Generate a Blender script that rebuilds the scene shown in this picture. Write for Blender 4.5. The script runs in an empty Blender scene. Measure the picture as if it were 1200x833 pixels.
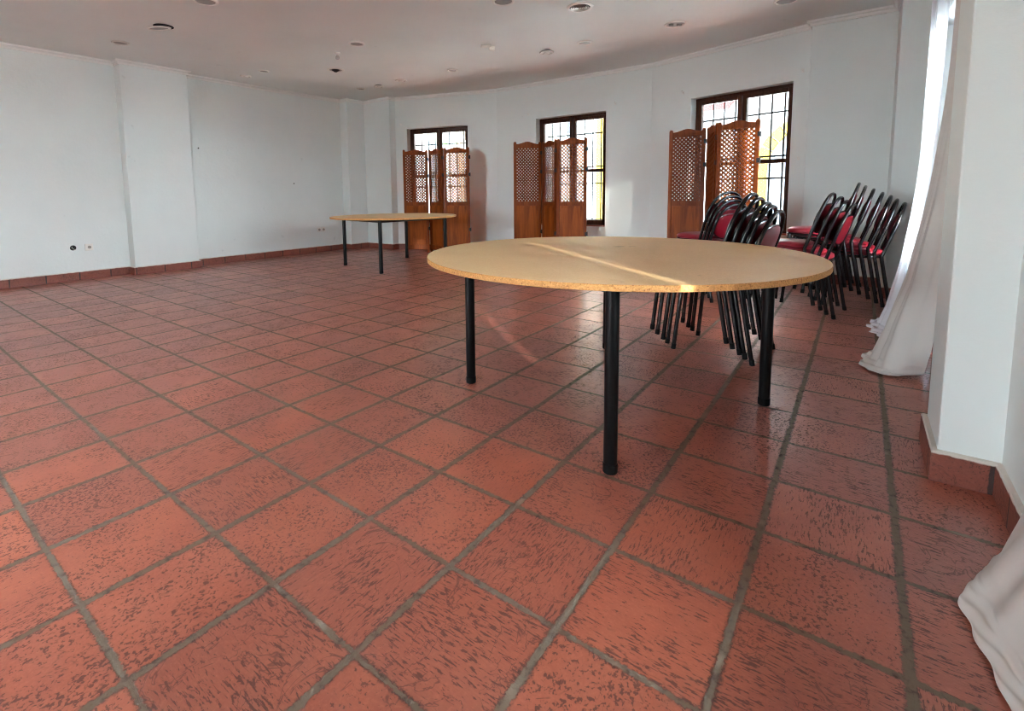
import bpy, bmesh, math, random
from mathutils import Vector, Matrix

random.seed(7)
C = bpy.context.scene.collection
PI = math.pi

# ------------------------------------------------------------------ camera, world, sun, exposure
cam_d = bpy.data.cameras.new('camera')
cam = bpy.data.objects.new('camera', cam_d)
C.objects.link(cam)
cam_d.sensor_fit = 'HORIZONTAL'
cam_d.sensor_width = 36.0
cam_d.lens = 581.3 / 1200 * 36
cam_d.shift_x = (600 - 558) / 1200
cam_d.shift_y = (285.6 - 416.5) / 1200
cam_d.clip_start = 0.05
cam_d.clip_end = 300
RR = Vector((0.9999068, -0.0013622, -0.0135856))
DD = Vector((-0.0136537, -0.0997593, -0.9949179))
FF = Vector((0.0, 0.9950107, -0.0997686))
M = Matrix((RR, -DD, -FF)).transposed().to_4x4()
M.translation = Vector((0, 0, 1.0))
cam.matrix_world = M
sc = bpy.context.scene
sc.camera = cam

world = bpy.data.worlds.new('sky')
sc.world = world
world.use_nodes = True
wnt = world.node_tree
bg = wnt.nodes['Background']
# hazy sky: bright around the low sun behind the camera, calmer on the opposite side
SUN_AT = Vector((0.219, -0.950, 0.219)).normalized()
_tc = wnt.nodes.new('ShaderNodeTexCoord')
_dot = wnt.nodes.new('ShaderNodeVectorMath')
_dot.operation = 'DOT_PRODUCT'
_dot.inputs[1].default_value = SUN_AT
wnt.links.new(_tc.outputs['Generated'], _dot.inputs[0])
_mr = wnt.nodes.new('ShaderNodeMapRange')
_mr.interpolation_type = 'SMOOTHSTEP'
_mr.inputs['From Min'].default_value = -0.35
_mr.inputs['From Max'].default_value = 1.0
_mr.inputs['To Min'].default_value = 9.0
_mr.inputs['To Max'].default_value = 24.0
wnt.links.new(_dot.outputs['Value'], _mr.inputs['Value'])
bg.inputs['Color'].default_value = (0.85, 0.95, 1.03, 1)
wnt.links.new(_mr.outputs['Result'], bg.inputs['Strength'])

sun_d = bpy.data.lights.new('sun', 'SUN')
sun_d.energy = 3.6
sun_d.angle = math.radians(1.2)
sun_d.color = (1.0, 0.93, 0.80)
sun = bpy.data.objects.new('sun', sun_d)
C.objects.link(sun)
sun.rotation_euler = Vector((-0.225, 0.974, -0.225)).to_track_quat('-Z', 'Y').to_euler()

vs = sc.view_settings
sc.display_settings.display_device = 'sRGB'
vs.view_transform = 'Standard'
vs.look = 'None'
vs.gamma = 1.0
vs.use_curve_mapping = False
vs.exposure = 2.1
cy = sc.cycles
cy.max_bounces = 12
cy.diffuse_bounces = 8
cy.glossy_bounces = 4
cy.transmission_bounces = 8
cy.transparent_max_bounces = 16
cy.caustics_reflective = False
cy.caustics_refractive = False
cy.sample_clamp_indirect = 6.0
cy.use_denoising = True
cy.denoising_prefilter = 'ACCURATE'
cy.filter_width = 1.1

# ------------------------------------------------------------------ room frame: u runs along the long left wall, n across towards the right wall
U = Vector((0.6127, 0.7903, 0))
N = Vector((0.7903, -0.6127, 0))
YAW = math.atan2(U.y, U.x)
ZC = 2.75


def un(u, n, z=0.0):
    v = U * u + N * n
    return Vector((v.x, v.y, z))


# portals: guide the sky light through the openings (no light of their own)
def portal(name, centre, normal, w, h):
    d = bpy.data.lights.new(name, 'AREA')
    d.shape = 'RECTANGLE'
    d.size = w
    d.size_y = h
    d.cycles.is_portal = True
    o = bpy.data.objects.new(name, d)
    C.objects.link(o)
    o.location = centre
    o.rotation_euler = Vector(normal).to_track_quat('-Z', 'Z').to_euler()
    return o


# ------------------------------------------------------------------ materials
def new_mat(name):
    m = bpy.data.materials.new(name)
    m.use_nodes = True
    return m, m.node_tree, m.node_tree.nodes['Principled BSDF']


class G:
    """small helper to wire shader nodes"""

    def __init__(self, nt):
        self.nt = nt

    def node(self, t, **kw):
        n = self.nt.nodes.new(t)
        for k, v in kw.items():
            setattr(n, k, v)
        return n

    def put(self, sock, v):
        if isinstance(v, bpy.types.NodeSocket):
            self.nt.links.new(v, sock)
        else:
            sock.default_value = v

    def math(self, op, a, b=0.0, c=0.0, clamp=False):
        n = self.node('ShaderNodeMath', operation=op, use_clamp=clamp)
        self.put(n.inputs[0], a)
        self.put(n.inputs[1], b)
        self.put(n.inputs[2], c)
        return n.outputs[0]

    def vmath(self, op, a, b=(0, 0, 0)):
        n = self.node('ShaderNodeVectorMath', operation=op)
        self.put(n.inputs[0], a)
        if op == 'SCALE':
            self.put(n.inputs['Scale'], b)
        else:
            self.put(n.inputs[1], b)
        return n.outputs[0]

    def noise(self, vec, scale, detail=4, rough=0.5, dist=0.0, out=0, dim='3D', w=None):
        n = self.node('ShaderNodeTexNoise', noise_dimensions=dim)
        self.put(n.inputs['Vector'], vec)
        if w is not None:
            self.put(n.inputs['W'], w)
        n.inputs['Scale'].default_value = scale
        n.inputs['Detail'].default_value = detail
        n.inputs['Roughness'].default_value = rough
        n.inputs['Distortion'].default_value = dist
        return n.outputs[out]

    def ramp(self, fac, a, b, lo=0.0, hi=1.0):
        n = self.node('ShaderNodeMapRange', interpolation_type='SMOOTHSTEP')
        self.put(n.inputs['Value'], fac)
        self.put(n.inputs['From Min'], a)
        self.put(n.inputs['From Max'], b)
        n.inputs['To Min'].default_value = lo
        n.inputs['To Max'].default_value = hi
        return n.outputs['Result']

    def mix(self, fac, a, b, mode='MIX'):
        n = self.node('ShaderNodeMix', data_type='RGBA', blend_type=mode)
        self.put(n.inputs['Factor'], fac)
        self.put(n.inputs['A'], a)
        self.put(n.inputs['B'], b)
        return n.outputs['Result']

    def bump(self, h, strength, dist=0.01):
        n = self.node('ShaderNodeBump')
        self.put(n.inputs['Height'], h)
        n.inputs['Strength'].default_value = strength
        n.inputs['Distance'].default_value = dist
        return n.outputs['Normal']


def srgb(r, g, b):
    f = lambda c: (c / 255 / 12.92) if c / 255 <= 0.04045 else ((c / 255 + 0.055) / 1.055) ** 2.4
    return (f(r), f(g), f(b), 1)


def mat_plain(name, col, rough=0.5, metal=0.0, spec=0.5, bump=0.0, bscale=200, var=0.0):
    m, nt, p = new_mat(name)
    g = G(nt)
    p.inputs['Roughness'].default_value = rough
    p.inputs['Metallic'].default_value = metal
    p.inputs['Specular IOR Level'].default_value = spec
    tc = g.node('ShaderNodeTexCoord').outputs['Object']
    if var > 0:
        f = g.noise(tc, bscale * 0.2, 4, 0.6)
        c2 = tuple(max(0, c * (1 - var)) for c in col[:3]) + (1,)
        g.put(p.inputs['Base Color'], g.mix(f, col, c2))
    else:
        p.inputs['Base Color'].default_value = col
    if bump > 0:
        g.put(p.inputs['Normal'], g.bump(g.noise(tc, bscale, 3), bump, 0.002))
    return m


def mat_wall(name, col):
    m, nt, p = new_mat(name)
    g = G(nt)
    pos = g.node('ShaderNodeNewGeometry').outputs['Position']
    big = g.noise(pos, 0.9, 3, 0.6)
    spots = g.noise(pos, 7.0, 2, 0.5)
    c = g.mix(g.ramp(big, 0.35, 0.7), col, tuple(x * 0.95 for x in col[:3]) + (1,))
    c = g.mix(g.ramp(spots, 0.73, 0.78, 0, 0.35), c, tuple(x * 0.7 for x in col[:3]) + (1,))
    g.put(p.inputs['Base Color'], c)
    p.inputs['Roughness'].default_value = 0.65
    p.inputs['Specular IOR Level'].default_value = 0.3
    h = g.math('ADD', g.noise(pos, 25, 4, 0.6), g.math('MULTIPLY', g.noise(pos, 4, 2), 0.8))
    g.put(p.inputs['Normal'], g.bump(h, 0.12, 0.02))
    return m


def tile_body(g, tuv, cell, base_scale=1.0):
    """colour and height of the rustic terracotta; tuv = tile coordinates, cell = id vector of the tile"""
    wn = g.node('ShaderNodeTexWhiteNoise', noise_dimensions='3D')
    g.put(wn.inputs['Vector'], cell)
    rnd = wn.outputs['Value']
    rcol = wn.outputs['Color']
    sep = g.node('ShaderNodeSeparateColor')
    g.put(sep.inputs[0], rcol)
    r1, r2, r3 = sep.outputs
    off = g.vmath('SCALE', rcol, 37.0)
    v = g.vmath('ADD', tuv, off)
    # riven tiles have streaks along one of their sides; others are pitted
    sx = g.node('ShaderNodeSeparateXYZ')
    g.put(sx.inputs[0], v)
    turn = g.math('GREATER_THAN', r2, 0.62)
    cx = g.node('ShaderNodeCombineXYZ')
    keep = g.math('SUBTRACT', 1.0, turn)
    g.put(cx.inputs[0], g.math('ADD', g.math('MULTIPLY', sx.outputs[0], keep), g.math('MULTIPLY', sx.outputs[1], turn)))
    g.put(cx.inputs[1], g.math('ADD', g.math('MULTIPLY', sx.outputs[1], keep), g.math('MULTIPLY', sx.outputs[0], turn)))
    st = g.node('ShaderNodeMapping')
    g.put(st.inputs['Vector'], cx.outputs[0])
    st.inputs['Scale'].default_value = (44.0, 8.0, 1.0)
    streak = g.noise(st.outputs[0], 1.25, 3, 0.58, 0.5)
    pits = g.noise(v, 32.0, 3, 0.6, 0.5)
    fine = g.noise(v, 48.0, 2, 0.5)
    cracks = g.noise(v, 2.4, 4, 0.6, 1.0)
    crack_line = g.ramp(g.math('ABSOLUTE', g.math('SUBTRACT', cracks, 0.5)), 0.0, 0.014, 1.0, 0.0)
    is_streak = g.ramp(r1, 0.25, 0.55, 0.0, 0.9)
    rh = g.math('ADD', g.math('MULTIPLY', streak, is_streak), g.math('MULTIPLY', pits, g.math('SUBTRACT', 1.0, is_streak)))
    rh = g.math('ADD', rh, g.math('MULTIPLY', g.math('SUBTRACT', fine, 0.5), 0.28))
    patch = g.ramp(g.noise(v, 2.2, 3, 0.6), 0.36, 0.66, 0.0, 1.0)
    rh0 = rh
    rh = g.math('ADD', rh, g.math('MULTIPLY', g.math('SUBTRACT', patch, 0.5), 0.09))
    dark = g.ramp(rh, 0.545, 0.625)
    crk = g.math('MULTIPLY', crack_line, g.ramp(g.math('ADD', g.math('MULTIPLY', r3, 0.6), g.noise(v, 7.0, 2)), 0.72, 0.9, 0, 0.8))
    dark = g.math('MAXIMUM', dark, crk)
    mot = g.noise(v, 1.6, 4, 0.65)
    colA = g.mix(g.ramp(mot, 0.28, 0.72), TA, TB)
    colA = g.mix(g.math('MULTIPLY', r3, 0.75), colA, TC)
    colA = g.mix(g.math('MULTIPLY', g.ramp(g.math('SUBTRACT', 1.0, rh0), 0.46, 0.72), 0.18), colA, TD)
    colA = g.mix(g.math('MULTIPLY', g.ramp(fine, 0.45, 0.75), 0.3), colA, TD)
    col = g.mix(g.math('MULTIPLY', dark, 0.76), colA, TDARK)
    h = g.math('SUBTRACT', g.math('MULTIPLY', fine, 0.3), g.math('MULTIPLY', rh, 1.6))
    h = g.math('SUBTRACT', h, g.math('MULTIPLY', dark, 0.5))
    return col, h, dark


TA = srgb(184, 104, 80)
TB = srgb(160, 82, 62)
TC = srgb(146, 80, 66)
TD = srgb(198, 122, 95)
TDARK = srgb(62, 31, 25)
GROUT = srgb(112, 98, 82)


def mat_floor():
    m, nt, p = new_mat('terracotta_floor')
    g = G(nt)
    uv = g.node('ShaderNodeUVMap', uv_map='tile').outputs[0]
    w1 = g.noise(uv, 5.0, 3, 0.6, out=1)
    w2 = g.noise(uv, 34.0, 2, 0.6, out=1)
    off = g.vmath('ADD', g.vmath('SCALE', g.vmath('SUBTRACT', w1, (0.5, 0.5, 0.5)), 0.030),
                  g.vmath('SCALE', g.vmath('SUBTRACT', w2, (0.5, 0.5, 0.5)), 0.050))
    v = g.vmath('ADD', uv, off)
    sep = g.node('ShaderNodeSeparateXYZ')
    g.put(sep.inputs[0], v)
    sep0 = g.node('ShaderNodeSeparateXYZ')
    g.put(sep0.inputs[0], uv)

    def edge(x):
        f = g.math('FRACT', x)
        return g.math('MINIMUM', f, g.math('SUBTRACT', 1.0, f))

    du, dv = edge(sep.outputs[0]), edge(sep.outputs[1])
    # the joints of one direction are about twice as wide as those of the other
    wv = g.ramp(g.noise(uv, 1.1, 2), 0.3, 0.7, 0.78, 1.2)
    mu = g.ramp(g.math('DIVIDE', du, wv), 0.015, 0.024, 1.0, 0.0)
    mv = g.ramp(g.math('DIVIDE', dv, wv), 0.022, 0.031, 1.0, 0.0)
    grout = g.math('MAXIMUM', mu, mv)
    near = g.math('MAXIMUM', g.ramp(du, 0.012, 0.045, 1.0, 0.0), g.ramp(dv, 0.022, 0.055, 1.0, 0.0))
    cell = g.node('ShaderNodeCombineXYZ')
    g.put(cell.inputs[0], g.math('FLOOR', sep.outputs[0]))
    g.put(cell.inputs[1], g.math('FLOOR', sep.outputs[1]))
    col, h, dark = tile_body(g, uv, cell.outputs[0])
    gn = g.noise(uv, 9.0, 4, 0.6)
    gcol = g.mix(g.ramp(gn, 0.48, 0.72), GROUT, srgb(66, 48, 38))
    gcol = g.mix(g.ramp(g.noise(uv, 2.3, 2), 0.62, 0.72, 0, 0.6), gcol, srgb(150, 136, 118))
    chip = g.math('MULTIPLY', near, g.ramp(g.noise(uv, 26.0, 2, 0.6), 0.48, 0.58))
    col = g.mix(g.math('MULTIPLY', chip, 0.85), col, TDARK)
    col = g.mix(g.math('MULTIPLY', g.math('POWER', near, 2.0), 0.75), col, TDARK)
    g.put(p.inputs['Base Color'], g.mix(grout, col, gcol))
    rg = g.math('ADD', 0.285, g.math('MULTIPLY', g.noise(uv, 3.0, 2), 0.06))
    rg = g.math('ADD', rg, g.math('MULTIPLY', dark, 0.25))
    g.put(p.inputs['Roughness'], g.math('ADD', rg, g.math('MULTIPLY', grout, 0.5), clamp=True))
    p.inputs['Specular IOR Level'].default_value = 0.9
    hh = g.math('SUBTRACT', h, g.math('MULTIPLY', grout, 2.0))
    hh = g.math('SUBTRACT', hh, g.math('MULTIPLY', near, 0.5))
    g.put(p.inputs['Normal'], g.bump(hh, 0.10, 0.003))
    return m


def mat_skirting():
    m, nt, p = new_mat('terracotta_skirting')
    g = G(nt)
    uv = g.node('ShaderNodeUVMap', uv_map='tile').outputs[0]
    sep = g.node('ShaderNodeSeparateXYZ')
    g.put(sep.inputs[0], uv)
    nz = g.noise(uv, 12.0, 3, 0.6)
    x = g.math('ADD', sep.outputs[0], g.math('MULTIPLY', g.math('SUBTRACT', nz, 0.5), 0.03))
    f = g.math('FRACT', x)
    e = g.math('MINIMUM', f, g.math('SUBTRACT', 1.0, f))
    joint = g.ramp(e, 0.014, 0.024, 1.0, 0.0)
    cell = g.node('ShaderNodeCombineXYZ')
    g.put(cell.inputs[0], g.math('FLOOR', x))
    cell.inputs[1].default_value = 91.0
    col, h, dark = tile_body(g, uv, cell.outputs[0])
    col = g.mix(0.55, col, srgb(84, 36, 28))
    col = g.mix(joint, col, srgb(48, 28, 24))
    top = g.ramp(g.math('ADD', sep.outputs[1], g.math('MULTIPLY', g.noise(uv, 7.0, 3), 0.05)), 0.315, 0.335)
    col = g.mix(top, col, srgb(206, 196, 186))
    g.put(p.inputs['Base Color'], col)
    p.inputs['Roughness'].default_value = 0.5
    g.put(p.inputs['Normal'], g.bump(g.math('SUBTRACT', h, joint), 0.3, 0.006))
    return m


def mat_wood(name, a, b, rough=0.38, scale=1.0, axis='Z'):
    m, nt, p = new_mat(name)
    g = G(nt)
    tc = g.node('ShaderNodeTexCoord').outputs['Object']
    mp = g.node('ShaderNodeMapping')
    g.put(mp.inputs['Vector'], tc)
    mp.inputs['Scale'].default_value = {'Z': (14, 14, 1.1), 'X': (1.1, 14, 14), 'Y': (14, 1.1, 14)}[axis]
    gr = g.noise(mp.outputs[0], 2.2 * scale, 6, 0.62, 1.4)
    fine = g.noise(mp.outputs[0], 11 * scale, 3, 0.6, 0.3)
    knots = g.ramp(g.noise(tc, 5.0 * scale, 2, 0.5, 0.8), 0.68, 0.78)
    c = g.mix(g.ramp(gr, 0.3, 0.7), a, b)
    c = g.mix(g.math('MULTIPLY', fine, 0.35), c, tuple(x * 0.55 for x in b[:3]) + (1,))
    c = g.mix(g.math('MULTIPLY', knots, 0.5), c, tuple(x * 0.4 for x in b[:3]) + (1,))
    g.put(p.inputs['Base Color'], c)
    p.inputs['Roughness'].default_value = rough
    p.inputs['Specular IOR Level'].default_value = 0.16
    g.put(p.inputs['Normal'], g.bump(gr, 0.08, 0.003))
    return m


def mat_chipboard(name, edge=False):
    m, nt, p = new_mat(name)
    g = G(nt)
    tc = g.node('ShaderNodeTexCoord').outputs['Object']
    v = g.node('ShaderNodeTexVoronoi')
    g.put(v.inputs['Vector'], tc)
    v.inputs['Scale'].default_value = 230.0
    sep = g.node('ShaderNodeSeparateColor')
    g.put(sep.inputs[0], v.outputs['Color'])
    big = g.noise(tc, 3.0, 4, 0.6)
    if edge:
        c = g.mix(sep.outputs[0], srgb(214, 160, 100), srgb(186, 130, 74))
        c = g.mix(g.ramp(sep.outputs[1], 0.9, 1.0), c, srgb(150, 100, 56))
    else:
        c = g.mix(g.math('MULTIPLY', sep.outputs[0], 0.55), srgb(240, 204, 152), srgb(218, 174, 122))
        c = g.mix(g.ramp(big, 0.35, 0.7, 0, 0.45), c, srgb(226, 182, 128))
        sp = g.ramp(g.noise(tc, 9.0, 2), 0.72, 0.76, 0, 0.35)
        c = g.mix(sp, c, srgb(130, 88, 52))
    g.put(p.inputs['Base Color'], c)
    p.inputs['Roughness'].default_value = 0.5 if not edge else 0.75
    p.inputs['Specular IOR Level'].default_value = 0.35
    g.put(p.inputs['Normal'], g.bump(sep.outputs[0], 0.03 if not edge else 0.3, 0.002))
    return m


def mat_cloth(name, col, trans=0.35, see=0.0):
    m, nt, p = new_mat(name)
    g = G(nt)
    out = nt.nodes['Material Output']
    p.inputs['Base Color'].default_value = col
    p.inputs['Roughness'].default_value = 0.85
    p.inputs['Specular IOR Level'].default_value = 0.15
    tc = g.node('ShaderNodeTexCoord').outputs['Object']
    g.put(p.inputs['Normal'], g.bump(g.noise(tc, 60, 3), 0.08, 0.004))
    tr = g.node('ShaderNodeBsdfTranslucent')
    tr.inputs['Color'].default_value = col
    mx = g.node('ShaderNodeMixShader')
    mx.inputs[0].default_value = trans
    nt.links.new(p.outputs[0], mx.inputs[1])
    nt.links.new(tr.outputs[0], mx.inputs[2])
    last = mx
    if see > 0:
        tp = g.node('ShaderNodeBsdfTransparent')
        m2 = g.node('ShaderNodeMixShader')
        m2.inputs[0].default_value = see
        nt.links.new(mx.outputs[0], m2.inputs[1])
        nt.links.new(tp.outputs[0], m2.inputs[2])
        last = m2
    nt.links.new(last.outputs[0], out.inputs['Surface'])
    return m


def mat_glass():
    m, nt, p = new_mat('window_glass')
    g = G(nt)
    out = nt.nodes['Material Output']
    nt.nodes.remove(p)
    tp = g.node('ShaderNodeBsdfTransparent')
    tp.inputs['Color'].default_value = (0.95, 0.97, 0.97, 1)
    gl = g.node('ShaderNodeBsdfGlossy')
    gl.inputs['Roughness'].default_value = 0.03
    fr = g.node('ShaderNodeFresnel')
    fr.inputs['IOR'].default_value = 1.35
    mx = g.node('ShaderNodeMixShader')
    nt.links.new(fr.outputs[0], mx.inputs[0])
    nt.links.new(tp.outputs[0], mx.inputs[1])
    nt.links.new(gl.outputs[0], mx.inputs[2])
    nt.links.new(mx.outputs[0], out.inputs['Surface'])
    return m


def mat_foliage(name, a, b):
    m, nt, p = new_mat(name)
    g = G(nt)
    pos = g.node('ShaderNodeNewGeometry').outputs['Position']
    g.put(p.inputs['Base Color'], g.mix(g.noise(pos, 3.0, 4), a, b))
    p.inputs['Roughness'].default_value = 0.8
    return m


MT = dict(
    wall=mat_wall('white_plaster', srgb(222, 228, 226)),
    ceiling=mat_wall('ceiling_plaster', srgb(226, 230, 226)),
    trim=mat_plain('white_trim', srgb(226, 226, 222), 0.5),
    floor=mat_floor(),
    skirting=mat_skirting(),
    frame=mat_wood('dark_brown_window_wood', srgb(84, 48, 32), srgb(52, 28, 20), 0.35),
    screen=mat_wood('honey_pine', srgb(140, 68, 22), srgb(104, 44, 11), 0.5),
    screen_panel=mat_wood('honey_pine_board', srgb(154, 78, 24), srgb(116, 52, 12), 0.5, 0.7),
    screen_dark=mat_wood('honey_pine_lattice', srgb(138, 66, 20), srgb(102, 44, 10), 0.5),
    table=mat_chipboard('chipboard_face'),
    table_edge=mat_chipboard('chipboard_edge', True),
    black=mat_plain('black_gloss_metal', srgb(10, 10, 12), 0.2, 0.0, 0.5),
    black_leg=mat_plain('black_painted_leg', srgb(9, 9, 10), 0.42, 0.0, 0.22),
    black_plastic=mat_plain('black_rubber', srgb(8, 8, 8), 0.6, 0, 0.15),
    red=mat_plain('red_vinyl', srgb(150, 24, 44), 0.36, 0.0, 0.5, 0.05, 300, 0.12),
    maroon=mat_plain('dark_red_vinyl', srgb(112, 10, 26), 0.5, 0.0, 0.15, 0.05, 300, 0.12),  # seat red darkened: shade inside the stacks put into the pad colour
    iron=mat_plain('iron_bars', srgb(30, 32, 36), 0.5, 0.4),
    glass=mat_glass(),
    cloth=mat_cloth('white_curtain_cloth', srgb(208, 203, 198), 0.04),
    sheer=mat_cloth('sheer_curtain_cloth', srgb(222, 224, 230), 0.04, 0.14),
    white_plastic=mat_plain('white_plastic', srgb(226, 224, 216), 0.4),
    grey_lens=mat_plain('grey_frosted_lens', srgb(150, 146, 138), 0.5),
    chrome=mat_plain('brushed_steel', srgb(190, 188, 184), 0.3, 0.9),
    hole=mat_plain('dark_hole', srgb(16, 14, 13), 0.8),
    render_white=mat_plain('white_render', srgb(128, 128, 126), 0.8, 0, 0.2, 0.1, 20),
    yellow=mat_plain('yellow_render', srgb(104, 84, 22), 0.8, 0, 0.2),
    awning=mat_plain('red_awning', srgb(74, 13, 11), 0.8, 0, 0.2),
    shutter=mat_plain('grey_shutter', srgb(72, 78, 84), 0.6),
    paving=mat_plain('pale_paving', srgb(226, 226, 222), 0.8, 0, 0.2, 0.1, 5, 0.15),
    bark=mat_plain('bark', srgb(92, 74, 58), 0.9),
    leaf=mat_foliage('leaf', srgb(88, 128, 66), srgb(134, 168, 96)),
)


# ------------------------------------------------------------------ mesh helpers
class MB:
    def __init__(self):
        self.v, self.f, self.s, self.mi, self.uv = [], [], [], [], {}

    def add(self, verts, faces, smooth=False, mi=0):
        b = len(self.v)
        self.v += [tuple(x) for x in verts]
        for f in faces:
            self.f.append([b + i for i in f])
            self.s.append(smooth)
            self.mi.append(mi)
        return self

    def box(self, x0, x1, y0, y1, z0, z1, mat=None, mi=0):
        vs = [Vector((x, y, z)) for x in (x0, x1) for y in (y0, y1) for z in (z0, z1)]
        if mat is not None:
            vs = [mat @ v for v in vs]
        return self.add(vs, [(0, 1, 3, 2), (4, 6, 7, 5), (0, 4, 5, 1), (2, 3, 7, 6), (0, 2, 6, 4), (1, 5, 7, 3)], False, mi)

    def prism(self, poly, z0, z1, mat=None, mi=0):
        n = len(poly)
        vs = [Vector((p[0], p[1], z0)) for p in poly] + [Vector((p[0], p[1], z1)) for p in poly]
        if mat is not None:
            vs = [mat @ v for v in vs]
        fs = [tuple(range(n - 1, -1, -1)), tuple(range(n, 2 * n))]
        fs += [(i, (i + 1) % n, n + (i + 1) % n, n + i) for i in range(n)]
        return self.add(vs, fs, False, mi)

    def tube(self, pts, r, n=10, cap=True, closed=False, mi=0):
        pts = [Vector(p) for p in pts]
        k = len(pts)
        rr = r if isinstance(r, (list, tuple)) else [r] * k
        tang = []
        for i in range(k):
            a = pts[i - 1] if (i > 0 or closed) else pts[i]
            b = pts[(i + 1) % k] if (i < k - 1 or closed) else pts[i]
            tang.append((b - a).normalized())
        t0 = tang[0]
        up = Vector((0, 0, 1)) if abs(t0.z) < 0.9 else Vector((1, 0, 0))
        x = t0.cross(up).normalized()
        vs = []
        for i in range(k):
            t = tang[i]
            x = (x - t * x.dot(t)).normalized()
            y = t.cross(x)
            for j in range(n):
                a = 2 * PI * j / n
                vs.append(pts[i] + (x * math.cos(a) + y * math.sin(a)) * rr[i])
        fs = []
        for i in range(k if closed else k - 1):
            i2 = (i + 1) % k
            for j in range(n):
                j2 = (j + 1) % n
                fs.append((i * n + j, i * n + j2, i2 * n + j2, i2 * n + j))
        self.add(vs, fs, True, mi)
        if cap and not closed:
            b = len(self.v) - k * n
            self.f.append([b + j for j in range(n - 1, -1, -1)])
            self.f.append([b + (k - 1) * n + j for j in range(n)])
            self.s += [False, False]
            self.mi += [mi, mi]
        return self

    def lathe(self, prof, n=32, mat=None, smooth=True, mi=0):
        vs, fs = [], []
        for r, z in prof:
            for j in range(n):
                a = 2 * PI * j / n
                vs.append(Vector((r * math.cos(a), r * math.sin(a), z)))
        for i in range(len(prof) - 1):
            for j in range(n):
                j2 = (j + 1) % n
                fs.append((i * n + j, i * n + j2, (i + 1) * n + j2, (i + 1) * n + j))
        fs.append(tuple(range(n - 1, -1, -1)))
        b = (len(prof) - 1) * n
        fs.append(tuple(b + j for j in range(n)))
        if mat is not None:
            vs = [mat @ v for v in vs]
        return self.add(vs, fs, smooth, mi)

    def build(self, name, mats, parent=None, edge_split=True):
        me = bpy.data.meshes.new(name)
        me.from_pydata(self.v, [], self.f)
        if not isinstance(mats, (list, tuple)):
            mats = [mats]
        for m in mats:
            me.materials.append(m)
        me.polygons.foreach_set('use_smooth', self.s)
        me.polygons.foreach_set('material_index', self.mi)
        bm = bmesh.new()
        bm.from_mesh(me)
        bmesh.ops.recalc_face_normals(bm, faces=bm.faces)
        bm.to_mesh(me)
        bm.free()
        if any(self.s) and edge_split:
            try:
                me.set_sharp_from_angle(angle=math.radians(40))
            except Exception:
                pass
        o = bpy.data.objects.new(name, me)
        C.objects.link(o)
        if parent is not None:
            o.parent = parent
        return o


def bevel(o, w=0.004, seg=2):
    m = o.modifiers.new('bevel', 'BEVEL')
    m.width = w
    m.segments = seg
    m.limit_method = 'ANGLE'
    m.angle_limit = math.radians(40)
    return o


def struct(o):
    o['kind'] = 'structure'
    return o


def thing(name, label, cat, loc=(0, 0, 0), rz=0.0, group=None):
    o = bpy.data.objects.new(name, None)
    C.objects.link(o)
    o.empty_display_size = 0.1
    o.location = loc
    o.rotation_euler = (0, 0, rz)
    o['label'] = label
    o['category'] = cat
    if group:
        o['group'] = group
    return o


def tag(o, label, cat, group=None, kind=None):
    o['label'] = label
    o['category'] = cat
    if group:
        o['group'] = group
    if kind:
        o['kind'] = kind
    return o


KIDS = {}


def copy_tree(root, parent=None):
    c = root.copy()
    C.objects.link(c)
    if parent is not None:
        c.parent = parent
    for ch in list(root.children):
        copy_tree(ch, c)
    return c


def smooth_path(pts, per=8):
    """Catmull-Rom through the points"""
    P = [Vector(p) for p in pts]
    out = []
    for i in range(len(P) - 1):
        p0 = P[i - 1] if i > 0 else P[i] * 2 - P[i + 1]
        p1, p2 = P[i], P[i + 1]
        p3 = P[i + 2] if i + 2 < len(P) else P[i + 1] * 2 - P[i]
        for k in range(per):
            t = k / per
            out.append(0.5 * ((2 * p1) + (p2 - p0) * t + (2 * p0 - 5 * p1 + 4 * p2 - p3) * t * t + (3 * p1 - p0 - 3 * p2 + p3) * t ** 3))
    out.append(P[-1])
    return out


# ------------------------------------------------------------------ room shell
def lines(known, step, lo, hi):
    ks = sorted(known)
    d = dict(known)
    for k in range(ks[0], ks[-1] + 1):
        if k not in d:
            d[k] = (d[k - 1] + known[min(x for x in ks if x > k)]) / 2
    k = ks[0]
    while d[k] > lo:
        d[k - 1] = d[k] - step
        k -= 1
    k = ks[-1]
    while d[k] < hi:
        d[k + 1] = d[k] + step
        k += 1
    return sorted((v, k) for k, v in d.items())


ULINES = lines({0: 0.288, 1: 0.614, 2: 0.936, 3: 1.26, 4: 1.59, 5: 1.914, 6: 2.238, 7: 2.56, 8: 2.897, 9: 3.227}, 0.326, -6.5, 10.0)
NLINES = lines({-13: -5.409, -12: -5.083, -11: -4.757, -10: -4.415, -9: -4.09, -8: -3.76, -7: -3.443, -6: -3.113, -5: -2.784, -4: -2.452,
                -3: -2.132, -2: -1.803, -1: -1.479, 0: -1.159, 1: -0.83, 2: -0.507, 3: -0.188, 4: 0.129}, 0.326, -8.2, 1.0)
U_BACK, U_END = -6.0, 9.4
N_LEFT, N_RIGHT = -7.68, 0.405


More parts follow.
